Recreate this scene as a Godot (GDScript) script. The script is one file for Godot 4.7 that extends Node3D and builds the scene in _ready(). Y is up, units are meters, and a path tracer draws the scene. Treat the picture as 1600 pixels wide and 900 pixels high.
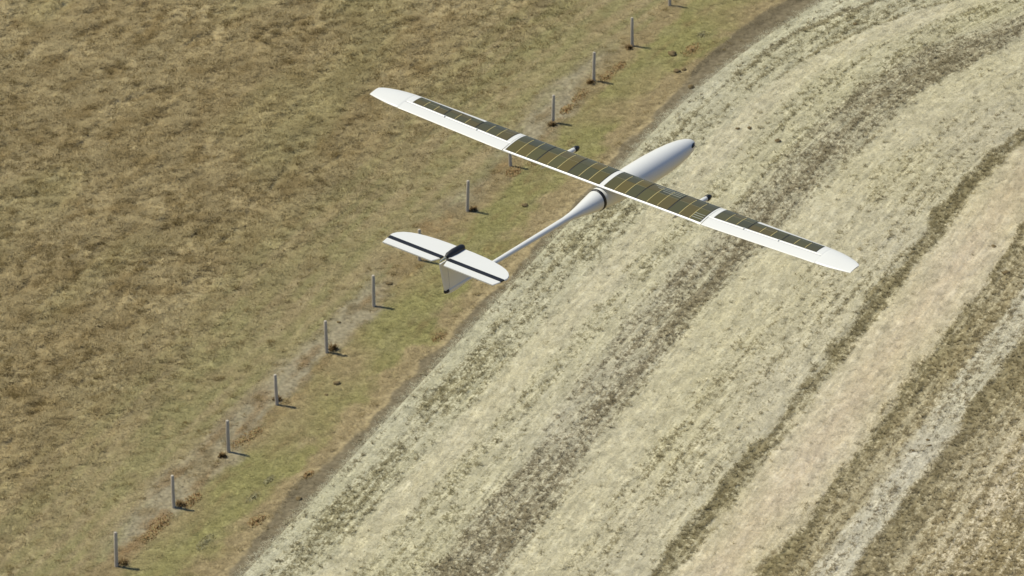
extends Node3D
# A white solar-powered aircraft over the boundary of a dry pasture and a harvested stubble field.
# x right, z towards the viewer, y up, metres. (s, t): s runs along the field's edge, t across it (t > 0 is the field).

const S0 := -80.0
const S1 := 110.0
const DS := 0.25
var ep := PackedVector2Array()      # points of the field's edge (x, z)
var en := PackedVector2Array()      # unit normals into the field
var ft := PackedFloat32Array()      # t of the fence line at each s
var rng := RandomNumberGenerator.new()
var names := {}
var hn := FastNoiseLite.new()
var hn2 := FastNoiseLite.new()
var past_img: Image
var field_img: Image
var field_dark := PackedByteArray()
const TW := 2048
const TH := 1024
const TS0 := -32.0                  # span of the two ground textures along s
const TSL := 76.0
const PT := 36.0                    # depth of the pasture texture across t
const FT := 30.0                    # and of the field's

func _ready() -> void:
	rng.seed = 7
	# ---------- camera
	var cam := Camera3D.new()
	cam.name = "camera"
	cam.fov = 2.0 * rad_to_deg(atan(450.0 / 8200.0))
	var lens := CameraAttributesPhysical.new()      # a long lens focused on the aircraft
	lens.frustum_focal_length = 12.0 * 8200.0 / 450.0
	lens.frustum_focus_distance = 41.8
	lens.exposure_aperture = 22.0
	lens.frustum_near = 1.0
	lens.frustum_far = 6000.0
	cam.attributes = lens
	cam.near = 1.0
	cam.far = 6000.0
	var pitch := deg_to_rad(28.4)
	cam.position = Vector3(0, 186.0 * sin(pitch), 186.0 * cos(pitch))
	cam.rotation = Vector3(-pitch, 0, 0)
	add_child(cam)
	cam.current = true
	# ---------- sky, exposure
	var env := Environment.new()
	env.background_mode = Environment.BG_SKY
	var sm := ProceduralSkyMaterial.new()
	sm.sky_top_color = Color(0.27, 0.41, 0.62)
	sm.sky_horizon_color = Color(0.64, 0.72, 0.78)
	sm.sky_curve = 0.16
	sm.ground_bottom_color = Color(0.42, 0.38, 0.28)
	sm.ground_horizon_color = Color(0.62, 0.62, 0.58)
	var sky := Sky.new()
	sky.sky_material = sm
	env.sky = sky
	env.tonemap_mode = Environment.TONE_MAPPER_LINEAR
	env.tonemap_exposure = 1.0
	env.sdfgi_enabled = true
	env.ssao_enabled = true
	env.ssil_enabled = true
	var we := WorldEnvironment.new()
	we.name = "world_environment"
	we.environment = env
	add_child(we)
	# ---------- sun: shadows of 1.2 m posts fall 0.7 m to the right and 0.25 m towards the viewer
	var sun := DirectionalLight3D.new()
	sun.name = "sun"
	sun.light_energy = 1.45
	sun.light_color = Color(1.0, 0.972, 0.88)
	sun.light_angular_distance = 0.5
	sun.shadow_enabled = true
	add_child(sun)
	sun.look_at_from_position(Vector3.ZERO, Vector3(0.70, -1.21, 0.25), Vector3.UP)
	# ---------- setting, objects
	edge_curve()
	for q in [[hn, 11, 0.9], [hn2, 23, 3.1]]:
		q[0].seed = q[1]
		q[0].noise_type = FastNoiseLite.TYPE_SIMPLEX_SMOOTH
		q[0].frequency = q[2]
		q[0].fractal_octaves = 2
	paint_pasture()
	paint_field()
	ground_sheets()
	grass_and_stubble()
	fence_posts()
	small_plants()
	clods()
	aircraft()

# ------------------------------------------------------------------ helpers
func tag(o: Node, label: String, category: String, group := "", kind := "") -> void:
	if label != "": o.set_meta("label", label)
	if category != "": o.set_meta("category", category)
	if group != "": o.set_meta("group", group)
	if kind != "": o.set_meta("kind", kind)

func numbered(n: String) -> String:
	var k: int = names.get(n, 0)
	names[n] = k + 1
	return n if k == 0 else "%s_%03d" % [n, k]

func put(called: String, mesh: Mesh, mat: Material, parent: Node) -> MeshInstance3D:
	var o := MeshInstance3D.new()
	o.name = numbered(called) if parent == self else called
	o.mesh = mesh
	if mat: o.material_override = mat
	o.cast_shadow = GeometryInstance3D.SHADOW_CASTING_SETTING_ON
	parent.add_child(o, true)
	return o

func mat(c: Color, rough := 0.8, spec := 0.5) -> StandardMaterial3D:
	var m := StandardMaterial3D.new()
	m.albedo_color = c
	m.roughness = rough
	m.metallic_specular = spec
	return m

func lin(r: float, g: float, b: float) -> Color:      # photograph-like sRGB bytes to a linear vertex colour
	return Color(r / 255.0, g / 255.0, b / 255.0).srgb_to_linear()

func lerp_c(a: Vector3, b: Vector3, k: float) -> Vector3:
	return a + (b - a) * k

func sstep(a: float, b: float, x: float) -> float:
	var k := clampf((x - a) / (b - a), 0.0, 1.0)
	return k * k * (3.0 - 2.0 * k)

# ------------------------------------------------------------------ the lie of the land
func edge_curve() -> void:
	var n := int((S1 - S0) / DS) + 1
	ep.resize(n); en.resize(n); ft.resize(n)
	var i0 := int(-S0 / DS)
	var p := Vector2(-0.23, 0.24)
	ep[i0] = p
	for i in range(i0 + 1, n):
		p += heading(S0 + (i - 0.5) * DS) * DS
		ep[i] = p
	p = ep[i0]
	for i in range(i0 - 1, -1, -1):
		p -= heading(S0 + (i + 0.5) * DS) * DS
		ep[i] = p
	var f0 := Vector2(-12.77, 18.89)
	var fd := (Vector2(6.2, -23.35) - f0).normalized()
	var fnn := Vector2(-fd.y, fd.x)
	for i in n:
		var h := heading(S0 + i * DS)
		en[i] = Vector2(-h.y, h.x)
		ft[i] = (f0 - ep[i]).dot(fnn) / en[i].dot(fnn)

func heading(s: float) -> Vector2:
	var a := 66.3
	if s > 13.0: a -= minf((s - 13.0) * 1.0, 45.0)
	return Vector2(cos(deg_to_rad(a)), -sin(deg_to_rad(a)))

func place(s: float, t: float) -> Vector2:
	var k := clampf((s - S0) / DS, 0.0, ep.size() - 1.001)
	var i := int(k)
	var w := k - i
	return ep[i].lerp(ep[i + 1], w) + en[i].lerp(en[i + 1], w) * t

func fence_t(s: float) -> float:
	return ft[clampi(int((s - S0) / DS), 0, ft.size() - 1)]

func height(s: float, t: float, p: Vector2) -> float:
	if t >= 0.0:
		var mid := sstep(4.8, 5.3, t) * (1.0 - sstep(6.9, 7.5, t))
		var rows := (0.003 + 0.011 * mid) * sin(TAU * t / 0.19 + 2.5 * hn.get_noise_2d(s * 0.1, t * 0.2)) * (0.5 + hn2.get_noise_2d(s * 0.25, t * 0.6))
		return (rows + 0.03 * hn2.get_noise_2d(s * 0.3, t)) * sstep(0.0, 0.4, t) - 0.02 * sstep(11.9, 12.2, t) * (1.0 - sstep(12.6, 12.95, t))
	var n := t - fence_t(s)
	var rough := 1.0 - 0.72 * sstep(-7.5, -2.5, n)
	var y := (0.075 * hn.get_noise_2d(s * 0.4, t * 0.75) + 0.075 * hn2.get_noise_2d(s * 0.5, t * 0.85)) * rough * sstep(0.0, -0.9, t)
	return y

func noise_bytes(seed_: int, freq: float, w: int, h: int, oct := 3, kind := FastNoiseLite.TYPE_SIMPLEX_SMOOTH) -> PackedByteArray:
	var f := FastNoiseLite.new()
	f.seed = seed_
	f.noise_type = kind
	f.frequency = freq
	f.fractal_octaves = oct
	var im := f.get_image(w, h, false, false, true)
	if w != TW or h != TH: im.resize(TW, TH, Image.INTERPOLATE_CUBIC)
	im.convert(Image.FORMAT_L8)
	return im.get_data()

func paint_pasture() -> void:
	var coarse := noise_bytes(3, 0.035, 192, 160)          # metres
	var mid := noise_bytes(4, 0.03, 1100, TH, 3)             # a few decimetres
	var fine := noise_bytes(5, 0.16, TW, TH, 2)
	var streak := noise_bytes(6, 0.05, 128, TH, 3)         # runs along the fence
	var st2 := noise_bytes(9, 0.05, 500, TH, 3)
	var patch := noise_bytes(8, 0.02, 256, 256, 2)
	var d := PackedByteArray()
	d.resize(TW * TH * 3)
	var fts := PackedFloat32Array()
	fts.resize(TW)
	for i in TW: fts[i] = fence_t(TS0 + TSL * (i + 0.5) / TW)
	var wid := PackedFloat32Array()
	wid.resize(TW)
	for i in TW: wid[i] = 0.55 * sstep(13.0, 24.0, TS0 + TSL * (i + 0.5) / TW)
	var tan1 := Vector3(171, 157, 122)
	var tan2 := Vector3(161, 146, 111)
	var brown := Vector3(138, 121, 86)
	var olive := Vector3(156, 149, 108)
	var green := Vector3(151, 146, 99)
	var grey := Vector3(150, 142, 120)
	var pink := Vector3(170, 154, 119)
	var soil := Vector3(126, 116, 94)
	var rusty := Vector3(160, 131, 94)
	var k := 0
	for j in TH:
		var t := -PT + PT * (j + 0.5) / TH
		for i in TW:
			var c1 := coarse[k] / 255.0
			var m := mid[k] / 255.0
			var f := fine[k] / 255.0
			var st := streak[k] / 255.0
			var pa := patch[k] / 255.0
			var n := t - fts[i] + (c1 - 0.5) * 0.9 + (m - 0.5) * 0.7
			var c := tan1
			if n < -0.6:
				c = lerp_c(tan2, tan1, clampf((c1 - 0.25) * 1.8, 0.0, 1.0))
				c = lerp_c(c, brown, clampf((m - 0.52) * 2.6, 0.0, 0.9))
				c = lerp_c(c, olive, clampf((pa - 0.6) * 2.0, 0.0, 0.5))
				if n > -7.5:
					var c2 := lerp_c(olive, tan1, clampf((st - 0.3) * 2.2, 0.0, 1.0))
					c = lerp_c(c, lerp_c(c2, tan2, clampf((m - 0.5) * 2.0, 0.0, 0.8)), sstep(-7.5, -3.0, n))
				if n > -1.4:
					c = lerp_c(c, grey, sstep(-1.4, -0.6, n) * clampf((pa - 0.42) * 4.0, 0.0, 0.85))
			elif n < 0.5:
				c = lerp_c(lerp_c(tan2, grey, clampf((pa - 0.42) * 4.0, 0.0, 0.85)), brown, clampf((m - 0.62) * 2.0, 0.0, 0.6))
				c = lerp_c(c, green, sstep(0.2, 0.5, n) * 0.5)
			else:
				c = lerp_c(green, olive, clampf((m - 0.42) * 1.8, 0.0, 1.0))
				c = lerp_c(c, brown, clampf((st2[k] / 255.0 - 0.58) * 2.5, 0.0, 0.6))
				c = lerp_c(c, tan2, clampf((c1 - 0.42) * 3.0, 0.0, 0.9))
				var e := t + (m - 0.5) * 1.3 + (c1 - 0.5) * 0.8
				c = lerp_c(c, lerp_c(pink, tan2, st), sstep(-1.75, -1.15, e))
				var e2 := t + (m - 0.5) * 0.5 + (pa - 0.5) * 0.7
				c = lerp_c(c, soil, sstep(-0.60 - wid[i], -0.42 - wid[i], e2))
			if n > -0.9 and n < 0.9:
				var ru := clampf((c1 * 0.5 + st * 0.5 - 0.52) * 6.0, 0.0, 0.75) * (1.0 - absf(n) / 0.9) * clampf((m - 0.3) * 3.0, 0.0, 1.0)
				c = lerp_c(c, rusty, ru)
			c *= (0.84 + 0.32 * f) * (1.0 - 0.05 * sstep(-7.0, -2.5, n))
			d[k * 3] = clampi(int(c.x), 0, 255)
			d[k * 3 + 1] = clampi(int(c.y), 0, 255)
			d[k * 3 + 2] = clampi(int(c.z), 0, 255)
			k += 1
	past_img = Image.create_from_data(TW, TH, false, Image.FORMAT_RGB8, d)

# zones of the field across t: [t, share of soil and weeds, straw colour, soil colour]
var zones := [
	[0.0, 0.25, Vector3(203, 199, 172), Vector3(148, 139, 113)],
	[0.9, 0.45, Vector3(201, 196, 167), Vector3(144, 137, 107)],
	[1.9, 0.40, Vector3(201, 196, 167), Vector3(146, 139, 109)],
	[2.4, 0.14, Vector3(208, 201, 172), Vector3(156, 147, 115)],
	[3.1, 0.14, Vector3(208, 201, 172), Vector3(156, 147, 115)],
	[3.6, 0.34, Vector3(204, 198, 168), Vector3(150, 143, 111)],
	[4.7, 0.30, Vector3(204, 198, 168), Vector3(150, 143, 111)],
	[5.3, 0.50, Vector3(197, 191, 164), Vector3(142, 133, 109)],
	[6.2, 0.58, Vector3(195, 189, 162), Vector3(142, 133, 109)],
	[7.0, 0.50, Vector3(195, 189, 162), Vector3(142, 133, 109)],
	[7.5, 0.16, Vector3(208, 201, 172), Vector3(156, 147, 115)],
	[8.8, 0.16, Vector3(208, 201, 172), Vector3(156, 147, 115)],
	[9.3, 0.30, Vector3(205, 198, 168), Vector3(150, 141, 109)],
	[11.85, 0.28, Vector3(205, 198, 171), Vector3(154, 145, 115)],
	[12.1, 0.74, Vector3(189, 181, 151), Vector3(140, 131, 101)],
	[12.55, 0.66, Vector3(189, 181, 151), Vector3(142, 133, 103)],
	[12.85, 0.12, Vector3(209, 200, 172), Vector3(175, 164, 131)],
	[14.0, 0.05, Vector3(211, 198, 172), Vector3(175, 164, 131)],
	[15.05, 0.12, Vector3(209, 199, 170), Vector3(172, 159, 129)],
	[15.4, 0.74, Vector3(191, 181, 150), Vector3(140, 131, 100)],
	[15.9, 0.66, Vector3(189, 179, 147), Vector3(150, 139, 107)],
	[16.55, 0.62, Vector3(189, 179, 147), Vector3(154, 142, 110)],
	[16.85, 0.36, Vector3(207, 201, 178), Vector3(154, 144, 119)],
	[17.65, 0.36, Vector3(207, 201, 178), Vector3(154, 144, 119)],
	[17.95, 0.74, Vector3(191, 181, 150), Vector3(142, 132, 102)],
	[18.9, 0.66, Vector3(191, 181, 150), Vector3(150, 139, 108)],
	[19.6, 0.62, Vector3(201, 191, 160), Vector3(156, 143, 111)],
	[20.4, 0.58, Vector3(211, 200, 173), Vector3(156, 143, 111)],
	[30.0, 0.58, Vector3(211, 200, 173), Vector3(156, 143, 111)]]

func paint_field() -> void:
	var coarse := noise_bytes(13, 0.03, 192, 128)
	var mid := noise_bytes(14, 0.035, 1024, TH, 3)
	var fine := noise_bytes(15, 0.11, TW, TH, 2)
	var fine2 := noise_bytes(16, 0.30, TW, TH, 1)
	var streak := noise_bytes(17, 0.09, 96, TH, 3)
	var st2 := noise_bytes(19, 0.16, 200, TH, 3)
	var thin := noise_bytes(20, 0.30, 40, TH, 2)         # drill lines, metres long and a hand wide
	var swath := noise_bytes(21, 0.06, 24, TH, 3)
	var edge := noise_bytes(18, 0.05, 512, TH, 3)
	var d := PackedByteArray()
	d.resize(TW * TH * 3)
	field_dark.resize(TW * TH)
	# one row of the zone table for every half centimetre-odd of t
	var zn := 3000
	var zd := PackedFloat32Array()
	var za := PackedVector3Array()
	var zb := PackedVector3Array()
	zd.resize(zn); za.resize(zn); zb.resize(zn)
	var z := 0
	for q in zn:
		var t := q * 0.01
		while z < zones.size() - 2 and t > zones[z + 1][0]: z += 1
		var w := clampf((t - zones[z][0]) / (zones[z + 1][0] - zones[z][0]), 0.0, 1.0)
		zd[q] = lerpf(zones[z][1], zones[z + 1][1], w)
		za[q] = lerp_c(zones[z][2], zones[z + 1][2], w)
		zb[q] = lerp_c(zones[z][3], zones[z + 1][3], w)
	var warp := PackedFloat32Array()      # the headland rows close in on the turn
	var wander := PackedFloat32Array()
	warp.resize(TW); wander.resize(TW)
	for i in TW:
		var s := TS0 + TSL * (i + 0.5) / TW
		warp[i] = 0.013 * pow(maxf(0.0, s - 19.0), 2.0)
		wander[i] = 0.33 * cos(s * PI / 17.0)
	var k := 0
	for j in TH:
		var t0 := FT * (j + 0.5) / TH
		for i in TW:
			var c1 := coarse[k] / 255.0
			var m := mid[k] / 255.0
			var f := fine[k] / 255.0
			var g := fine2[k] / 255.0
			var st := streak[k] / 255.0
			var tr := maxf(0.0, t0 - warp[i])
			var t := tr + (c1 - 0.5) * 0.18 + (edge[k] / 255.0 - 0.5) * 0.40 + (m - 0.5) * 0.3 + (f - 0.5) * 0.16
			var inmid := sstep(4.0, 4.8, tr) * (1.0 - sstep(7.6, 8.4, tr))
			t += wander[i] * inmid
			var q := clampi(int(t * 100.0), 0, zn - 1)
			var share := zd[q]
			# the share swings with patches and with the rows
			if share < 0.7: share *= 0.6 + 0.8 * c1
			share += (swath[k] / 255.0 - 0.5) * 0.5 * minf(1.0, share * 3.0) + (st - 0.5) * 0.4 * minf(1.0, share * 3.0) + (m - 0.5) * 0.3 * minf(1.0, share * 3.0)
			var row := 0.5 + (0.12 + 0.38 * inmid) * sin(TAU * tr / 0.19 + 3.0 * (c1 - 0.5))
			if i > 1370 and tr < 2.6: share += 0.5 * sstep(1370, 1500, i) * (maxf(0.0, 1.0 - absf(tr - 0.5 - (m - 0.5) * 0.3) * 5.0) + maxf(0.0, 1.0 - absf(tr - 2.15 - (m - 0.5) * 0.2) * 7.0))
			var th := thin[k] / 255.0
			var v := f * 0.28 + g * 0.42 + th * 0.24 + row * 0.06
			var dk := clampf((share * 0.62 + 0.25 - v) * 8.0, 0.0, 1.0)
			var c := lerp_c(za[q], zb[q], dk)
			c *= 0.885 + 0.15 * g + 0.08 * (m - 0.5) + 0.10 * (st2[k] / 255.0 - 0.5) + 0.10 * (th - 0.5)
			c.z *= 1.01 - 0.04 * (c1 - 0.4)
			field_dark[k] = int(dk * 255.0)
			d[k * 3] = clampi(int(c.x), 0, 255)
			d[k * 3 + 1] = clampi(int(c.y), 0, 255)
			d[k * 3 + 2] = clampi(int(c.z), 0, 255)
			k += 1
	field_img = Image.create_from_data(TW, TH, false, Image.FORMAT_RGB8, d)

func sheet(s_lines: PackedFloat32Array, t_lines: PackedFloat32Array, tt0: float, ttl: float, drop: float) -> ArrayMesh:
	var ns := s_lines.size()
	var nt := t_lines.size()
	var v := PackedVector3Array()
	var uv := PackedVector2Array()
	var nm := PackedVector3Array()
	v.resize(ns * nt); uv.resize(ns * nt); nm.resize(ns * nt)
	for a in ns:
		for b in nt:
			var p := place(s_lines[a], t_lines[b])
			v[a * nt + b] = Vector3(p.x, height(s_lines[a], t_lines[b], p) + drop, p.y)
			uv[a * nt + b] = Vector2((s_lines[a] - TS0) / TSL, (t_lines[b] - tt0) / ttl)
	for a in ns:
		for b in nt:
			var e1 := v[mini(a + 1, ns - 1) * nt + b] - v[maxi(a - 1, 0) * nt + b]
			var e2 := v[a * nt + mini(b + 1, nt - 1)] - v[a * nt + maxi(b - 1, 0)]
			var n := e2.cross(e1).normalized()
			nm[a * nt + b] = n if n.y > 0 else -n
	var ix := PackedInt32Array()
	ix.resize((ns - 1) * (nt - 1) * 6)
	var k := 0
	for a in ns - 1:
		for b in nt - 1:
			var q := a * nt + b
			for w in [q, q + nt, q + 1, q + 1, q + nt, q + nt + 1]:
				ix[k] = w
				k += 1
	var arr := []
	arr.resize(Mesh.ARRAY_MAX)
	arr[Mesh.ARRAY_VERTEX] = v
	arr[Mesh.ARRAY_NORMAL] = nm
	arr[Mesh.ARRAY_TEX_UV] = uv
	arr[Mesh.ARRAY_INDEX] = ix
	var m := ArrayMesh.new()
	m.add_surface_from_arrays(Mesh.PRIMITIVE_TRIANGLES, arr)
	return m

func lines(a: float, b: float, fine_a: float, fine_b: float, step: float, coarse: float) -> PackedFloat32Array:
	var r := PackedFloat32Array()
	var x := a
	while x < b - 0.001:
		r.append(x)
		x += step if x >= fine_a - 0.001 and x < fine_b else minf(coarse, absf(fine_a - x)) if x < fine_a else coarse
	r.append(b)
	return r

func ground_sheets() -> void:
	var sl := lines(S0 + 1, S1 - 1, -25.0, 36.0, 0.15, 3.0)
	var pm := mat(Color.WHITE, 1.0, 0.1)
	pm.albedo_texture = ImageTexture.create_from_image(past_img)
	var o := put("pasture", sheet(sl, lines(-PT, 0.0, -31.0, 0.0, 0.12, 0.5), -PT, PT, 0.0), pm, self)
	tag(o, "", "", "", "structure")
	var fm := mat(Color.WHITE, 1.0, 0.1)
	fm.albedo_texture = ImageTexture.create_from_image(field_img)
	o = put("stubble_field", sheet(sl, lines(0.0, FT, 0.0, 24.0, 0.05, 0.5), 0.0, FT, 0.0), fm, self)
	tag(o, "", "", "", "structure")
	# the land that goes on beyond both, out to the horizon
	var far_ := PlaneMesh.new()
	far_.size = Vector2(8000, 8000)
	var nt := NoiseTexture2D.new()
	nt.width = 1024
	nt.height = 1024
	nt.seamless = true
	var nz := FastNoiseLite.new()
	nz.seed = 4
	nz.frequency = 0.012
	nz.fractal_octaves = 5
	nt.noise = nz
	var gr := Gradient.new()
	gr.set_color(0, Color8(128, 114, 76))
	gr.set_color(1, Color8(170, 154, 112))
	nt.color_ramp = gr
	var gm := mat(Color.WHITE, 1.0, 0.1)
	gm.albedo_texture = nt
	gm.uv1_triplanar = true
	gm.uv1_world_triplanar = true
	gm.uv1_scale = Vector3(0.04, 0.04, 0.04)
	o = put("ground", far_, gm, self)
	o.position.y = -0.35
	tag(o, "", "", "", "structure")

# ------------------------------------------------------------------ grass, straw, weeds
func tuft(sd: int, blades: int, h: float, spread: float, w: float, lean: float, flat: float) -> ArrayMesh:
	var r := RandomNumberGenerator.new()
	r.seed = sd
	var st := SurfaceTool.new()
	st.begin(Mesh.PRIMITIVE_TRIANGLES)
	for b in blades:
		var a := r.randf() * TAU
		var base := Vector3(cos(a), 0, sin(a)) * spread * sqrt(r.randf())
		var dir := a + r.randf_range(-0.9, 0.9)
		var out := Vector3(cos(dir), 0, sin(dir))
		var side := Vector3(-out.z, 0, out.x) * w * r.randf_range(0.6, 1.3) * 0.5
		var hh := h * r.randf_range(0.55, 1.1)
		var k := lean * r.randf_range(0.3, 1.3)
		var m := base + Vector3.UP * hh * (0.62 - flat * 0.4) + out * hh * k * 0.45
		var tip := base + Vector3.UP * hh * (1.0 - flat * 0.8) * (1.0 - 0.25 * k) + out * hh * k * 1.2
		base.y = -0.02
		var sh := r.randf_range(0.82, 1.12)
		st.set_color(Color(sh, sh, sh * 0.98))
		for q in [base - side, m - side * 0.8, base + side, base + side, m - side * 0.8, m + side * 0.8, m - side * 0.8, tip, m + side * 0.8]: st.add_vertex(q)
	st.generate_normals()
	return soft_normals(st.commit())

# blades of a tuft are rounded and bent: their normals lean towards the sky
func soft_normals(m: ArrayMesh) -> ArrayMesh:
	var a := m.surface_get_arrays(0)
	var n: PackedVector3Array = a[Mesh.ARRAY_NORMAL]
	for i in n.size():
		var q := n[i] if n[i].y >= 0.0 else -n[i]
		n[i] = (q + Vector3.UP * 1.2).normalized()
	a[Mesh.ARRAY_NORMAL] = n
	var o := ArrayMesh.new()
	o.add_surface_from_arrays(Mesh.PRIMITIVE_TRIANGLES, a)
	return o

func stuff(called: String, label: String, category: String, mesh: Mesh, buf: PackedFloat32Array, m: Material) -> void:
	var mm := MultiMesh.new()
	mm.transform_format = MultiMesh.TRANSFORM_3D
	mm.use_colors = true
	mm.mesh = mesh
	mm.instance_count = buf.size() / 16
	mm.buffer = buf
	var o := MultiMeshInstance3D.new()
	o.name = numbered(called)
	o.multimesh = mm
	o.material_override = m
	add_child(o)
	tag(o, label, category, "", "stuff")

func add_at(buf: PackedFloat32Array, p: Vector3, yaw: float, tilt: float, sc: float, sy: float, c: Color) -> void:
	var b := Basis.from_euler(Vector3(tilt, yaw, 0)).scaled_local(Vector3(sc, sy, sc))
	buf.append_array([b.x.x, b.y.x, b.z.x, p.x, b.x.y, b.y.y, b.z.y, p.y, b.x.z, b.y.z, b.z.z, p.z, c.r, c.g, c.b, 1.0])

func in_view(p: Vector2) -> bool:      # the land the photograph shows, and some metres round it
	if p.y < -27.0 or p.y > 21.5: return false
	var half := lerpf(20.6, 16.9, (p.y + 23.9) / 43.4) + 2.0
	return absf(p.x) < half

func leaf_mat() -> StandardMaterial3D:
	var m := mat(Color.WHITE, 0.9, 0.15)
	m.vertex_color_use_as_albedo = true
	m.cull_mode = BaseMaterial3D.CULL_DISABLED
	m.backlight_enabled = true
	m.backlight = Color(0.35, 0.33, 0.25)
	return m

func past_col(s: float, t: float) -> Color:
	return past_img.get_pixel(clampi(int((s - TS0) / TSL * TW), 0, TW - 1), clampi(int((t + PT) / PT * TH), 0, TH - 1))

func grass_and_stubble() -> void:
	var lm := leaf_mat()
	var kinds := [tuft(1, 14, 0.11, 0.10, 0.012, 1.3, 0.4), tuft(2, 16, 0.15, 0.11, 0.012, 1.3, 0.3), tuft(3, 12, 0.085, 0.10, 0.012, 1.3, 0.5)]
	var bufs := [PackedFloat32Array(), PackedFloat32Array(), PackedFloat32Array()]
	var gbuf := PackedFloat32Array()
	var dbuf := PackedFloat32Array()  # dark tufts whose colour stands in for the shaded sides of tussocks
	for i in 230000:
		var s := rng.randf_range(-24.0, 36.0)
		var t := rng.randf_range(-31.0, 0.0)
		var p := place(s, t)
		if not in_view(p): continue
		var n := t - fence_t(s)
		var big := hn.get_noise_2d(s * 0.32 + 50.0, t * 0.75)
		var c := past_col(s, t)
		if t > -0.75 and rng.randf() < 0.85: continue
		if n > -1.6 and n < 0.6 and c.b > c.r * 0.745 and rng.randf() < 0.8: continue
		var y := height(s, t, p) - 0.005
		var k := rng.randf_range(0.96, 1.13)
		c = (c * k).srgb_to_linear()
		if n > 0.3 and t < -0.9:
			add_at(gbuf, Vector3(p.x, y, p.y), rng.randf() * TAU, 0.0, rng.randf_range(0.7, 1.2), rng.randf_range(0.5, 1.0), c)
		elif n > -2.5 - 4.0 * rng.randf():
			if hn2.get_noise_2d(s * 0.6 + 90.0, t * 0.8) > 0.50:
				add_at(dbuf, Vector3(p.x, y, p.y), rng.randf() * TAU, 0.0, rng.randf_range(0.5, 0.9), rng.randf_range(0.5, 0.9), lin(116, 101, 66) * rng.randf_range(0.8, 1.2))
				continue
			add_at(bufs[2], Vector3(p.x, y, p.y), rng.randf() * TAU, 0.0, rng.randf_range(0.8, 1.4), rng.randf_range(0.5, 1.1), c)
		else:
			var shade := hn2.get_noise_2d(s * 0.7 - 31.0, t * 1.0 + 7.0) + 0.3 * hn.get_noise_2d(s * 0.1, t * 0.14)  # where the painted tussock shade clusters
			if shade > 0.36 and rng.randf() < 0.8:
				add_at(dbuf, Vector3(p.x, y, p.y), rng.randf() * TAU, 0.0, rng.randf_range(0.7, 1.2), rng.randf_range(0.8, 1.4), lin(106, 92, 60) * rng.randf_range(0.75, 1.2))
				continue
			var w := 1 if big + rng.randf_range(-0.25, 0.25) > 0.2 else 0 if big > -0.3 else 2
			add_at(bufs[w], Vector3(p.x, y, p.y), rng.randf() * TAU, rng.randf_range(-0.2, 0.2), rng.randf_range(0.8, 1.5), rng.randf_range(0.7, 1.3), c)
	stuff("tall_dry_grass", "taller tan tussock grass across the dry pasture beyond the fence", "grass", kinds[1], bufs[1], lm)
	stuff("dry_grass", "brown dry grass covering the pasture between the tussocks", "grass", kinds[0], bufs[0], lm)
	stuff("short_dry_grass", "short flattened straw coloured grass in the pasture beside the fence posts", "grass", kinds[2], bufs[2], lm)
	stuff("shade_tufts", "dark brown dead tufts painted in as the shaded sides of pasture tussocks", "weeds", kinds[1], dbuf, lm)
	stuff("green_grass", "green grass strip between fence posts and stubble field", "grass", kinds[2], gbuf, lm)
	# the field: lying straw, and low weeds where soil shows
	var straw := tuft(11, 14, 0.10, 0.11, 0.011, 1.6, 0.85)
	var weed := tuft(12, 12, 0.075, 0.05, 0.02, 1.1, 0.1)
	var sb := PackedFloat32Array()
	var wb := PackedFloat32Array()
	for i in 170000:
		var s := rng.randf_range(-24.0, 38.0)
		var t := rng.randf_range(0.0, 25.0) if i % 170 else -0.22 * pow(rng.randf(), 1.8)
		var p := place(s, t)
		if not in_view(p): continue
		var px := clampi(int((s - TS0) / TSL * TW), 0, TW - 1)
		var py := clampi(int(absf(t) / FT * TH), 0, TH - 1)
		var c := field_img.get_pixel(px, py)
		var dk := field_dark[py * TW + px]
		var y := height(s, t, p)
		if dk > 150:
			if rng.randf() < 0.55:
				var k := rng.randf_range(0.85, 1.08)
				add_at(wb, Vector3(p.x, y, p.y), rng.randf() * TAU, 0.0, rng.randf_range(0.6, 1.4), rng.randf_range(0.6, 1.3), Color(c.r * k, c.g * k * 0.99, c.b * k * 0.97).srgb_to_linear())
		else:
			var k := rng.randf_range(0.90, 1.12)
			add_at(sb, Vector3(p.x, y, p.y), rng.randf() * TAU, 0.0, rng.randf_range(0.6, 1.2), rng.randf_range(0.6, 1.2), (c * k).srgb_to_linear())
	stuff("straw", "pale cut straw lying over the harvested stubble field", "straw", straw, sb, lm)
	stuff("field_weeds", "low dark weeds showing between the straw rows of the field", "weeds", weed, wb, lm)

# ------------------------------------------------------------------ fence posts
func ground_y(p: Vector2) -> float:
	# nearest (s, t) of a point
	var best := 1e9
	var bi := 0
	for i in ep.size():
		var d := ep[i].distance_squared_to(p)
		if d < best:
			best = d
			bi = i
	var t := (p - ep[bi]).dot(en[bi])
	return height(S0 + bi * DS, t, p)

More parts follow.
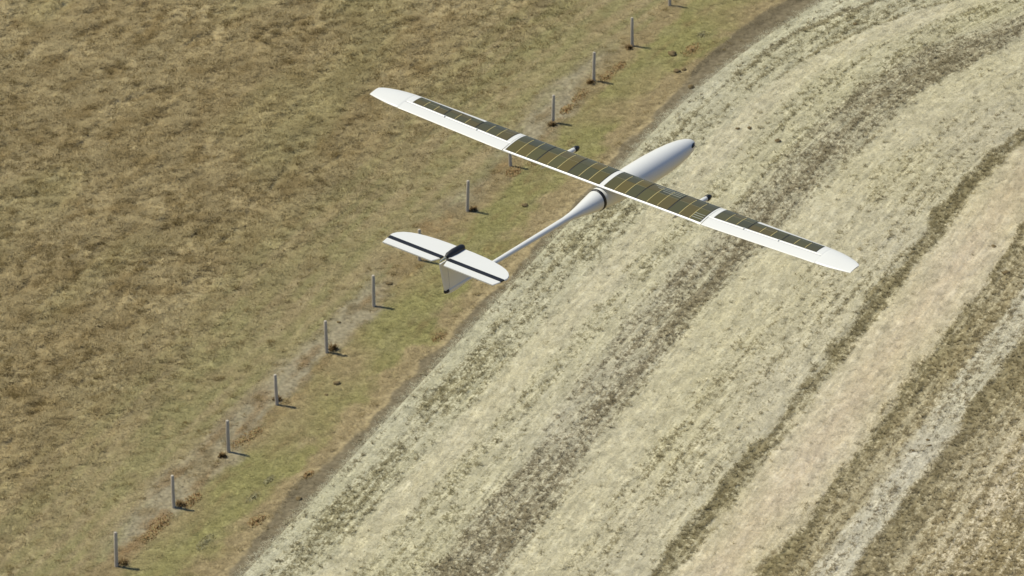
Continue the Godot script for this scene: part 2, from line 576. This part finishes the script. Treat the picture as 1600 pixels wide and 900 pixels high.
func post_mesh(sd: int, h: float) -> Array:
	var r := RandomNumberGenerator.new()
	r.seed = sd
	var rings := []
	var nseg := 12
	var wob := []
	for k in nseg: wob.append(r.randf_range(-0.006, 0.006))
	for q in [[-0.25, 0.064], [0.0, 0.064], [0.3, 0.062], [0.7, 0.060], [h - 0.02, 0.058], [h, 0.050]]:
		var ring := PackedVector3Array()
		for k in nseg:
			var a := TAU * k / nseg
			var rad: float = q[1] + wob[k] + r.randf_range(-0.002, 0.002)
			ring.append(Vector3(cos(a) * rad, q[0], sin(a) * rad))
		rings.append(ring)
	var top := []
	var slope := r.randf_range(-0.15, 0.15)
	for q in [[1.0, -0.002], [0.97, 0.004], [0.5, 0.006], [0.02, 0.005]]:
		var ring := PackedVector3Array()
		for k in nseg:
			var b: Vector3 = rings[5][k]
			ring.append(Vector3(b.x * q[0], h + q[1] + b.x * q[0] * slope, b.z * q[0]))
		top.append(ring)
	return [loft(rings, false, false), loft(top, false, true)]

func loft(rings: Array, cap0: bool, cap1: bool, smooth := true) -> ArrayMesh:
	var st := SurfaceTool.new()
	st.begin(Mesh.PRIMITIVE_TRIANGLES)
	st.set_smooth_group(0 if smooth else -1)
	var n: int = rings[0].size()
	for a in rings.size() - 1:
		for k in n:
			var k2 := (k + 1) % n
			var q := [rings[a][k], rings[a + 1][k], rings[a + 1][k2], rings[a][k2]]
			for w in [0, 1, 2, 0, 2, 3]: st.add_vertex(q[w])
	for e in [[cap0, 0], [cap1, rings.size() - 1]]:
		if not e[0]: continue
		st.set_smooth_group(-1)
		var ring: PackedVector3Array = rings[e[1]]
		var c := Vector3.ZERO
		for v in ring: c += v
		c /= n
		for k in n:
			var tri := [c, ring[(k + 1) % n], ring[k]] if e[1] == 0 else [c, ring[k], ring[(k + 1) % n]]
			for v in tri: st.add_vertex(v)
	st.index()
	st.generate_normals()
	return st.commit()

func fence_posts() -> void:
	var nt := NoiseTexture2D.new()
	nt.width = 256
	nt.height = 256
	nt.seamless = true
	var nz := FastNoiseLite.new()
	nz.frequency = 0.03
	nz.fractal_octaves = 4
	nt.noise = nz
	var gr := Gradient.new()
	gr.set_color(0, Color8(166, 155, 138))
	gr.set_color(1, Color8(208, 198, 180))
	nt.color_ramp = gr
	var wood := mat(Color.WHITE, 0.95, 0.2)
	wood.albedo_texture = nt
	wood.uv1_triplanar = true
	wood.uv1_scale = Vector3(9, 1.2, 9)
	var cut := mat(Color8(182, 174, 160), 0.95, 0.2)
	var at := [[-12.77, 18.89], [-11.13, 15.18], [-9.5, 11.56], [-8.01, 8.34], [-6.42, 4.71], [-4.87, 1.37], [-3.32, -2.07], [-1.63, -5.88], [-0.06, -9.47], [1.54, -13.04], [3.12, -16.61], [4.65, -19.71], [6.2, -23.35]]
	var say := ["with dark scrub at its foot, ending the row", "between dark scrub and rusty weeds", "with rusty weeds on both sides of its foot", "with low dark scrub beside the widest green grass", "with a spindly weed on grey bare ground", "standing clean on grey bare ground", "on bare ground below the aircraft tailplane", "with a small dark weed near a lone clod", "between two olive brown weed clumps", "ending a long run of rusty weeds", "beside the greenest grass", "on grey bare ground next to oval clods", "last of the row past the oval clods"]
	for i in at.size():
		var p := Vector2(at[i][0], at[i][1])
		var o := Node3D.new()
		o.name = numbered("fence_post")
		add_child(o)
		o.position = Vector3(p.x, ground_y(p), p.y)
		var ms := post_mesh(40 + i, 1.21 + rng.randf_range(-0.06, 0.07))
		put("shaft", ms[0], wood, o)
		put("sawn_top", ms[1], cut, o)
		o.rotation = Vector3(rng.randf_range(-0.04, 0.04), rng.randf() * TAU, rng.randf_range(-0.04, 0.04))
		tag(o, "grey wooden fence post " + say[i], "fence post", "grey fence posts in a row beside the field")

# ------------------------------------------------------------------ single plants and clods
func clump(called: String, p: Vector2, rx: float, rz: float, turn: float, h: float, n: int, cols: Array, label: String, group: String, sd: int) -> void:
	var r := RandomNumberGenerator.new()
	r.seed = sd
	var st := SurfaceTool.new()
	st.begin(Mesh.PRIMITIVE_TRIANGLES)
	for b in n:
		var a := r.randf() * TAU
		var q := r.randf_range(0.0, 1.0)
		var base := Vector3(cos(a) * rx * q, 0, sin(a) * rz * q)
		var dir := r.randf() * TAU
		var out := Vector3(cos(dir), 0, sin(dir))
		var w := r.randf_range(0.008, 0.022)
		var side := Vector3(-out.z, 0, out.x) * w
		var hh := h * r.randf_range(0.35, 1.1) * maxf(0.35, 1.15 - 0.6 * q)
		var m := base + Vector3.UP * hh * 0.55 + out * hh * 0.25
		var tip := base + Vector3.UP * hh * r.randf_range(0.7, 1.0) + out * hh * r.randf_range(0.3, 0.9)
		base.y = -0.03
		var c: Color = cols[r.randi() % cols.size()]
		st.set_color(c * r.randf_range(0.75, 1.2))
		for v in [base - side, m - side, base + side, base + side, m - side, m + side, m - side, tip, m + side]: st.add_vertex(v)
	st.generate_normals()
	var o := put(called, soft_normals(st.commit()), leaf_mat(), self)
	o.position = Vector3(p.x, ground_y(p), p.y)
	o.rotation.y = turn
	tag(o, label, "plant", group)

func small_plants() -> void:
	var turn := deg_to_rad(66.0)
	var rust := [lin(158, 128, 92), lin(164, 142, 104), lin(150, 118, 82), lin(158, 146, 104), lin(166, 150, 112)]
	var dark := [lin(122, 102, 74), lin(104, 88, 62), lin(138, 118, 84)]
	var sage := [lin(150, 146, 116), lin(138, 136, 106), lin(160, 152, 116)]
	var q := [[-9.08, 10.86, 0.75, 0.3, "uphill of the post that has rusty weeds on both sides"], [-8.6, 10.2, 0.5, 0.22, "halfway between two posts, the smaller end of a rusty run"],
		[-10.55, 14.73, 0.55, 0.25, "beside the post with dark scrub, bright orange leaves"], [-11.5, 16.2, 0.8, 0.3, "large and sprawling between the last two posts"], [-11.85, 17.1, 0.4, 0.25, "small, at the low end of a sprawling rusty patch"],
		[3.63, -17.0, 0.7, 0.28, "next to the greenest grass just beyond a post"], [4.13, -17.9, 0.45, 0.22, "short, between the greenest grass and grey bare ground"], [2.63, -15.4, 0.7, 0.26, "long, before the post beside the greenest grass"],
		[2.1, -14.2, 0.5, 0.25, "midway of the long rusty run between posts"], [0.05, -9.0, 0.5, 0.3, "at the foot of the post below the aircraft's wing"], [0.9, -10.0, 0.7, 0.25, "olive brown, running on from the post below the wing"],
		[-6.77, 13.07, 0.3, 0.16, "small, by the soil strip at the field edge"], [-8.38, 16.08, 0.45, 0.25, "reddish, between green grass and soil strip"], [-2.5, 3.52, 0.5, 0.25, "on the verge by the field below the aircraft's tail"],
		[6.93, -19.37, 0.7, 0.3, "pinkish, on the verge where the field's edge bends"]]
	var k := 0
	for a in q:
		clump("rusty_weed", Vector2(a[0], a[1]), a[2], a[3], turn, 0.09, int(1000 * a[2]), rust, "rusty brown weed clump " + a[4], "rusty weeds along the fence and verge", 200 + k)
		k += 1
	var sc := [[-12.55, 18.72, "the post ending the row"], [-10.93, 15.02, "the post between scrub and rusty weeds"], [-9.68, 11.9, "the post with rusty weeds on both sides"], [-8.0, 8.05, "the post beside the widest green grass"], [-6.2, 4.5, "the post on grey bare ground, spindly"], [-1.4, -5.95, "the post next to a lone clod"], [3.0, -16.4, "the post beside the greenest grass"], [1.5, -12.85, "the post ending a long rusty run"], [4.55, -19.5, "the post next to oval dark clods"]]
	for a in sc:
		clump("dark_scrub", Vector2(a[0], a[1]), 0.17, 0.15, 0.0, 0.3 if a[2].ends_with("spindly") else 0.22, 110, dark, "small dark brown scrub at the foot of " + a[2], "dark scrub at post feet", 300 + k)
		k += 1
	var sg := [[-8.55, 14.57, 0.5, 0.22, "larger, in the green strip"], [-9.95, 17.38, 0.6, 0.22, "low and wide, near the end of the green strip"], [-8.07, 13.4, 0.35, 0.15, "narrow, in the middle of the green strip"], [7.42, -20.68, 0.4, 0.25, "taller, on the verge where the field's edge bends"]]
	for a in sg:
		clump("sage_weed", Vector2(a[0], a[1]), a[2], a[3], turn, 0.06, int(1100 * a[2]), sage, "grey green weed patch, " + a[4], "grey green weeds in the green strip", 400 + k)
		k += 1

func clods() -> void:
	var m := mat(Color8(112, 98, 72), 1.0, 0.1)
	var q := [[6.18, -18.97, 0.15, "oval dark clod in the grass near grey bare ground"], [6.34, -17.45, 0.12, "brown clod touching a smaller one on the verge"], [6.61, -17.62, 0.09, "small brown clod touching a bigger one on the verge"], [6.83, -16.06, 0.12, "dark round clod on the verge at the field's edge"],
		[8.48, -12.53, 0.07, "smaller of a pair of dark clods on pale straw"], [8.92, -12.58, 0.08, "bigger of a pair of dark clods on pale straw"], [9.93, -11.52, 0.11, "ragged dark clod lying alone on pale straw near a pair"],
		[13.99, 10.77, 0.055, "tiny dark stone on the narrow pale straw strip"], [13.45, 11.5, 0.055, "tiny dark stone on the narrow pale straw strip"], [14.03, 11.16, 0.055, "tiny dark stone on the narrow pale straw strip"],
		[17.33, -3.15, 0.08, "small dark clod on the smooth peach straw strip"], [17.6, -1.1, 0.12, "round dark clod in the olive weed band"],
		[0.47, -6.29, 0.11, "flat brown clod lying alone in the grass past the fence"], [-5.99, 6.92, 0.11, "knobbly dark clod in the green grass strip"], [-6.34, 7.68, 0.06, "small dark clod downhill of a knobbly one in green grass"],
		[-4.36, -0.29, 0.09, "flat brown clod beside the fence line by a clean post"], [-6.07, 2.54, 0.06, "little brown clod on the pasture side of the fence"], [13.43, -21.66, 0.08, "dark clod by the curved rows at the field's bend"], [-7.03, 14.65, 0.09, "dark clod on the soil strip at the field's edge"]]
	var k := 0
	for a in q:
		var r := RandomNumberGenerator.new()
		r.seed = 500 + k
		var nz := FastNoiseLite.new()
		nz.seed = k
		nz.frequency = 1.1
		var rings := []
		for b in 6:
			var la := lerpf(-0.6, 1.5, b / 5.0)
			var ring := PackedVector3Array()
			for e in 10:
				var d := Vector3(cos(TAU * e / 10.0) * cos(la), sin(la), sin(TAU * e / 10.0) * cos(la))
				ring.append(d * (1.0 + 0.75 * nz.get_noise_3dv(d * 1.2)) * a[2] * Vector3(1.25, 0.62, 1.0))
			rings.append(ring)
		var o := put("soil_clod", loft(rings, true, true), m, self)
		var p := Vector2(a[0], a[1])
		o.position = Vector3(p.x, ground_y(p) + a[2] * 0.2, p.y)
		o.rotation.y = r.randf() * TAU
		tag(o, a[3], "clod", "dark clods and stones on the ground")
		k += 1

# ------------------------------------------------------------------ the aircraft: local x right, y up, -z forward
const J := 1.009
const TIP := 2.444

func le(r: float) -> float:
	if r <= J: return 0.306
	if r <= 2.05: return lerpf(0.306, 0.258, (r - J) / (2.05 - J))
	var q := [[2.05, 0.258], [2.14, 0.252], [2.22, 0.241], [2.30, 0.222], [2.37, 0.198], [2.42, 0.172], [2.444, 0.150]]
	for i in q.size() - 1:
		if r <= q[i + 1][0] + 1e-6: return lerpf(q[i][1], q[i + 1][1], (r - q[i][0]) / (q[i + 1][0] - q[i][0]))
	return 0.15

func te(r: float) -> float:
	return 0.0 if r <= 2.2 else 0.03 * pow((r - 2.2) / (TIP - 2.2), 1.5)

func wing_pt(r: float, f: float, upper: bool, lift := 0.0) -> Vector3:
	var ar := absf(r)
	var a := te(ar)
	var b := le(ar)
	var c := b - a
	var x := clampf((b - f) / c, 0.0, 1.0)
	var th := 0.10 * lerpf(1.0, 0.6, sstep(2.2, TIP, ar))
	var yt := 5.0 * th * (0.2969 * sqrt(x) - 0.126 * x - 0.3516 * x * x + 0.2843 * x * x * x - 0.1036 * x * x * x * x) * c + 0.0015
	var cam := 0.035 * (1.0 - pow((x - 0.42) / 0.58, 2.0)) * c if x > 0.42 else 0.035 * (1.0 - pow((0.42 - x) / 0.42, 2.0)) * c
	var di := 0.045 * maxf(0.0, ar - J) / (TIP - J)
	return Vector3(r, 0.012 * (1.0 - x) + cam + di + (yt + lift if upper else -yt * 0.8), -f)

# a slice of the wing between two stations and between two chordwise lines (fa behind, fb ahead; < 0 = edge of the wing)
func wing_slice(stations: Array, fa: Callable, fb: Callable) -> ArrayMesh:
	var rings := []
	var n := 14
	for r in stations:
		var a: float = fa.call(absf(r))
		var b: float = fb.call(absf(r))
		var ring := PackedVector3Array()
		for k in n:
			var u := float(k) / (n - 1)
			ring.append(wing_pt(r, lerpf(b, a, u * u * (2.0 - u) if b >= le(absf(r)) - 1e-4 else u), true))
		for k in n:
			var u := 1.0 - float(k) / (n - 1)
			ring.append(wing_pt(r, lerpf(b, a, u * u * (2.0 - u) if b >= le(absf(r)) - 1e-4 else u), false))
		rings.append(ring)
	return loft(rings, true, true)

# a thin plate that follows the upper skin: quad in (r, f) with corner chord positions
func skin_plate(r0: float, r1: float, fa0: float, fb0: float, fa1: float, fb1: float, lift: float) -> ArrayMesh:
	var st := SurfaceTool.new()
	st.begin(Mesh.PRIMITIVE_TRIANGLES)
	var n := 8
	var g := []
	for i in 3:
		var u := i / 2.0
		var row := []
		for k in n + 1:
			var w := float(k) / n
			row.append(wing_pt(lerpf(r0, r1, u), lerpf(lerpf(fa0, fa1, u), lerpf(fb0, fb1, u), w), true, lift))
		g.append(row)
	var flip := r1 < r0
	var quads := []
	for i in 2:
		for k in n: quads.append([g[i][k], g[i][k + 1], g[i + 1][k + 1], g[i + 1][k]])
	for q in quads:
		for w in ([0, 2, 1, 0, 3, 2] if flip else [0, 1, 2, 0, 2, 3]): st.add_vertex(q[w])
	st.set_smooth_group(-1)
	var rim := []
	for k in n + 1: rim.append(g[0][k])
	rim.append(g[1][n])
	for k in range(n, -1, -1): rim.append(g[2][k])
	rim.append(g[1][0])
	var down := Vector3(0, -lift - 0.0004, 0)
	for k in rim.size():
		var a: Vector3 = rim[k]
		var b: Vector3 = rim[(k + 1) % rim.size()]
		var q := [a, a + down, b + down, b]
		for w in ([0, 2, 1, 0, 3, 2] if flip else [0, 1, 2, 0, 2, 3]): st.add_vertex(q[w])
	st.index()
	st.generate_normals()
	return st.commit()

func lathe(prof: Array, seg := 24, squash := 1.0) -> ArrayMesh:      # prof: [forward, radius, up]
	var rings := []
	for q in prof:
		var ring := PackedVector3Array()
		for k in seg:
			var a := TAU * k / seg
			ring.append(Vector3(cos(a) * q[1], sin(a) * q[1] * squash + q[2], -q[0]))
		rings.append(ring)
	return loft(rings, true, true)

func plate(outline: PackedVector2Array, thick: float, upright: bool) -> ArrayMesh:
	# outline as (x, forward) lying flat, or (forward, up) standing; a bevelled plate
	var rings := []
	var c := Vector2.ZERO
	for p in outline: c += p
	c /= outline.size()
	for q in [[-0.5, 0.985], [-0.25, 1.0], [0.25, 1.0], [0.5, 0.985]]:
		var ring := PackedVector3Array()
		for p in outline:
			var w: Vector2 = c + (p - c) * q[1]
			ring.append(Vector3(q[0] * thick, w.y, -w.x) if upright else Vector3(w.x, q[0] * thick, -w.y))
		rings.append(ring)
	return loft(rings, true, true, false)

func aircraft() -> void:
	var o := Node3D.new()
	o.name = "solar_aircraft"
	add_child(o)
	o.position = Vector3(0.698, 69.3, 126.478)
	o.rotation = Vector3(deg_to_rad(0.41), deg_to_rad(-39.47), 0)
	tag(o, "white solar aircraft with long cell covered wing and T tail flying over the field edge", "aircraft")
	var white := mat(Color8(218, 218, 214), 0.42, 0.5)
	white.clearcoat_enabled = true
	white.clearcoat = 0.3
	white.clearcoat_roughness = 0.25
	var black := mat(Color8(26, 26, 27), 0.45, 0.5)
	var seam := mat(Color8(30, 29, 24), 0.5, 0.5)
	var gold := mat(Color8(186, 170, 110), 0.5, 0.5)
	var dull := mat(Color8(128, 122, 92), 0.5, 0.5)
	var silver := mat(Color8(150, 152, 142), 0.45, 0.5)
	var glass := mat(Color8(20, 22, 26), 0.1, 0.6)
	# --- wing
	var mid_st := []
	for k in 21: mid_st.append(lerpf(-J + 0.002, J - 0.002, k / 20.0))
	var all_le := func(r): return le(r)
	var all_te := func(r): return te(r)
	var wing := put("centre_wing", wing_slice(mid_st, all_te, all_le), white, o)
	for sd in [-1.0, 1.0]:
		var stn := []
		for r in [J + 0.002, 1.1, 1.3, 1.5, 1.7, 1.9, 2.05, 2.1, 2.1179, 2.1181, 2.14, 2.18, 2.22, 2.26, 2.30, 2.34, 2.37, 2.40, 2.42, 2.435, TIP]: stn.append(r * sd)
		var hinge := func(r): return 0.100 if r < 2.118 else te(r)
		var ow := put("outer_wing", wing_slice(stn, hinge, all_le), white, o)
		var ast := []
		for r in [J + 0.006, 1.2, 1.4, 1.6, 1.8, 2.0, 2.1172]: ast.append(r * sd)
		put("aileron", wing_slice(ast, all_te, func(_r): return 0.0985), white, o)
		for r in [1.36, 1.70]:
			var h := put("control_horn", lathe([[-0.014, 0.001, 0.0], [-0.01, 0.004, 0.0], [0.012, 0.004, 0.0], [0.016, 0.001, 0.0]], 10), white, ow)
			h.position = wing_pt(r * sd, 0.105, true, 0.003)
	# --- solar panels: backing, cells, gold strips between the cells of a module
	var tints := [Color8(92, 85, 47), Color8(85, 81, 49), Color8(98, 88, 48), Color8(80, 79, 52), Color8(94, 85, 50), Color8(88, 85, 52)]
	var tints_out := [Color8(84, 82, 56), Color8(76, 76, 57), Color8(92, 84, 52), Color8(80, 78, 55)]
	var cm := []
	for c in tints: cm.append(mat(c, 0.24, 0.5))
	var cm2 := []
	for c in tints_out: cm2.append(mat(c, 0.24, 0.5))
	var r2 := RandomNumberGenerator.new()
	r2.seed = 91
	for sd in [-1.0, 1.0]:
		for outer in [false, true]:
			var ra := 0.022 if not outer else J + 0.045
			var rb := J - 0.016 if not outer else 2.055
			var front := func(r):
				if not outer: return 0.290
				return le(r) - 0.012 if r < ra + (rb - ra) / 3.0 - 0.001 else lerpf(0.240, 0.234, (r - 1.38) / 0.67)
			var rear := 0.020 if not outer else 0.118
			var panel: MeshInstance3D = null
			var mw := (rb - ra) / 3.0
			for m in 3:
				var m0: float = ra + mw * m
				var m1 := m0 + mw
				# the backing shows as the dark seam between two modules
				var bk := skin_plate(m0 * sd, m1 * sd, rear, front.call(m0 + 0.002), rear, front.call(m1 - 0.002), 0.0012)
				if panel == null:
					panel = put("solar_panel", bk, seam, o)
				else:
					put("backing", bk, seam, panel)
				for c in 3:
					var c0: float = m0 + 0.0055 + (mw - 0.011) * c / 3.0
					var c1: float = m0 + 0.0055 + (mw - 0.011) * (c + 1) / 3.0
					var g := 0.0028
					var a0 := c0 + (g if c > 0 else 0.0)
					var a1 := c1 - (g if c < 2 else 0.0)
					var split := 0.56
					var fr0: float = front.call(a0 + 0.001) - 0.002
					var fr1: float = front.call(a1 - 0.001) - 0.002
					var s0 := lerpf(rear + 0.002, fr0, split)
					var s1 := lerpf(rear + 0.002, fr1, split)
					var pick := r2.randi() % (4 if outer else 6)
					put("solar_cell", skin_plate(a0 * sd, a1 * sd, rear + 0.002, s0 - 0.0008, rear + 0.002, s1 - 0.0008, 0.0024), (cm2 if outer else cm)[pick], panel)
					put("solar_cell", skin_plate(a0 * sd, a1 * sd, s0 + 0.0008, fr0, s1 + 0.0008, fr1, 0.0024), (cm2 if outer or r2.randf() < 0.6 else cm)[r2.randi() % 4], panel)  # inner fore cells often take greener tints, a reflection put into the colour
					if r2.randf() < 0.45:
						put("interconnect_strip", skin_plate(a0 * sd, a1 * sd, s0 - 0.0012, s0 + 0.0012, s1 - 0.0012, s1 + 0.0012, 0.0027), dull, panel)
					if c > 0:
						var cut := r2.randf_range(0.012, 0.04)
						put("busbar", skin_plate((c0 - 0.0023) * sd, (c0 + 0.0023) * sd, rear + 0.004, front.call(c0) - cut, rear + 0.004, front.call(c0) - cut, 0.0027), gold, panel)
			if not outer and sd > 0:
				for f in [0.205, 0.232, 0.258]:
					var x0 := ra + mw + mw * 0.10 if f > 0.25 else ra + mw + mw * 0.42 if f < 0.21 else ra + mw + mw * 0.2
					put("interconnect_strip", skin_plate(x0, ra + mw * 2.0 - 0.01, f - 0.0025, f + 0.0025, f - 0.0025, f + 0.0025, 0.0031), silver, panel)
				for f in [0.05, 0.075, 0.1]:
					put("interconnect_strip", skin_plate(rb - mw * 0.33, rb - 0.006, f - 0.0025, f + 0.0025, f - 0.0025, f + 0.0025, 0.0031), silver, panel)
	# --- fuselage: pod under the wing, cone and tail boom
	put("fuselage_pod", lathe([[1.226, 0.002, -0.093], [1.224, 0.012, -0.093], [1.215, 0.026, -0.092], [1.19, 0.045, -0.091], [1.14, 0.065, -0.09], [1.06, 0.084, -0.09], [0.95, 0.100, -0.091], [0.80, 0.112, -0.093], [0.62, 0.118, -0.095], [0.42, 0.117, -0.098], [0.22, 0.109, -0.101], [0.05, 0.096, -0.103], [-0.02, 0.089, -0.104]], 32), white, o)
	put("joint_band", lathe([[-0.019, 0.085, -0.104], [-0.020, 0.0905, -0.104], [-0.046, 0.088, -0.105], [-0.047, 0.083, -0.105]], 32), black, o)
	put("tail_boom", lathe([[-0.04, 0.084, -0.104], [-0.05, 0.085, -0.105], [-0.16, 0.066, -0.108], [-0.28, 0.044, -0.111], [-0.36, 0.033, -0.113], [-0.45, 0.0265, -0.115], [-0.8, 0.0235, -0.121], [-1.3, 0.020, -0.129], [-1.88, 0.0165, -0.138]], 24), white, o)
	put("tail_cap", lathe([[-1.878, 0.017, -0.138], [-1.895, 0.018, -0.138], [-1.915, 0.014, -0.138], [-1.922, 0.004, -0.138]], 16), black, o)
	var eye := put("nose_window", lathe([[0.042, 0.002, 0.0], [0.034, 0.011, 0.0], [0.0, 0.018, 0.0], [-0.034, 0.011, 0.0], [-0.042, 0.002, 0.0]], 16), glass, o)
	eye.position = Vector3(0.050, -0.068, -1.145)
	eye.rotation = Vector3(0, deg_to_rad(25.0), 0)
	# --- motor nacelles
	for sd in [-1.0, 1.0]:
		var nc := put("motor_nacelle", lathe([[0.10, 0.003, -0.004], [0.15, 0.013, -0.004], [0.22, 0.021, -0.004], [0.34, 0.023, -0.004], [0.50, 0.0215, -0.006], [0.535, 0.020, -0.006]], 18), white, o)
		nc.position = Vector3(0.676 * sd, -0.084, 0.022)
		put("pylon", plate(PackedVector2Array([Vector2(0.10, 0.075), Vector2(0.26, 0.075), Vector2(0.30, 0.01), Vector2(0.17, 0.005)]), 0.012, true), white, nc)
		put("motor", lathe([[0.532, 0.017, -0.006], [0.536, 0.0255, -0.006], [0.565, 0.0255, -0.006], [0.570, 0.020, -0.006]], 18), black, nc)
		put("spinner", lathe([[0.568, 0.021, -0.006], [0.580, 0.019, -0.006], [0.594, 0.012, -0.006], [0.602, 0.002, -0.006]], 18), black, nc)
	# --- fin and T tail
	put("fin", plate(PackedVector2Array([Vector2(-1.50, -0.125), Vector2(-1.58, -0.09), Vector2(-1.65, -0.03), Vector2(-1.72, 0.06), Vector2(-1.74, 0.142), Vector2(-1.895, 0.142), Vector2(-1.862, -0.166), Vector2(-1.78, -0.165), Vector2(-1.66, -0.150), Vector2(-1.56, -0.135)]), 0.02, true), white, o)
	put("rudder", plate(PackedVector2Array([Vector2(-1.866, -0.125), Vector2(-1.899, 0.135), Vector2(-1.975, 0.135), Vector2(-1.93, -0.06), Vector2(-1.908, -0.150), Vector2(-1.885, -0.166), Vector2(-1.864, -0.166)]), 0.016, true), white, o)
	for sd in [-1.0, 1.0]:
		var front := PackedVector2Array()
		for q in [[0.004, -1.888], [0.004, -1.700], [0.12, -1.700], [0.24, -1.706], [0.34, -1.718], [0.42, -1.734], [0.48, -1.754], [0.53, -1.782], [0.565, -1.818], [0.582, -1.855], [0.580, -1.888]]: front.append(Vector2(q[0] * sd, q[1]))
		var t := put("tailplane", plate(front, 0.016, false), white, o)
		t.position.y = 0.151
		var hs := PackedVector2Array()
		for q in [[0.03, -1.8865], [0.03, -1.928], [0.573, -1.928], [0.577, -1.8865]]: hs.append(Vector2(q[0] * sd, q[1]))
		t = put("hinge_tape", plate(hs, 0.013, false), black, o)
		t.position.y = 0.152
		var el := PackedVector2Array()
		for q in [[0.032, -1.9265], [0.062, -2.0], [0.555, -2.003], [0.572, -1.9265]]: el.append(Vector2(q[0] * sd, q[1]))
		t = put("elevator", plate(el, 0.011, false), white, o)
		t.position.y = 0.150
	put("tail_fairing", lathe([[-1.685, 0.012, 0.166], [-1.69, 0.022, 0.166], [-1.71, 0.030, 0.166], [-1.80, 0.032, 0.166], [-1.87, 0.026, 0.165], [-1.90, 0.012, 0.163]], 18), black, o)
	put("elevator_linkage", lathe([[-1.895, 0.006, 0.16], [-1.90, 0.009, 0.16], [-1.945, 0.007, 0.157], [-1.975, 0.003, 0.153]], 10), silver, o)
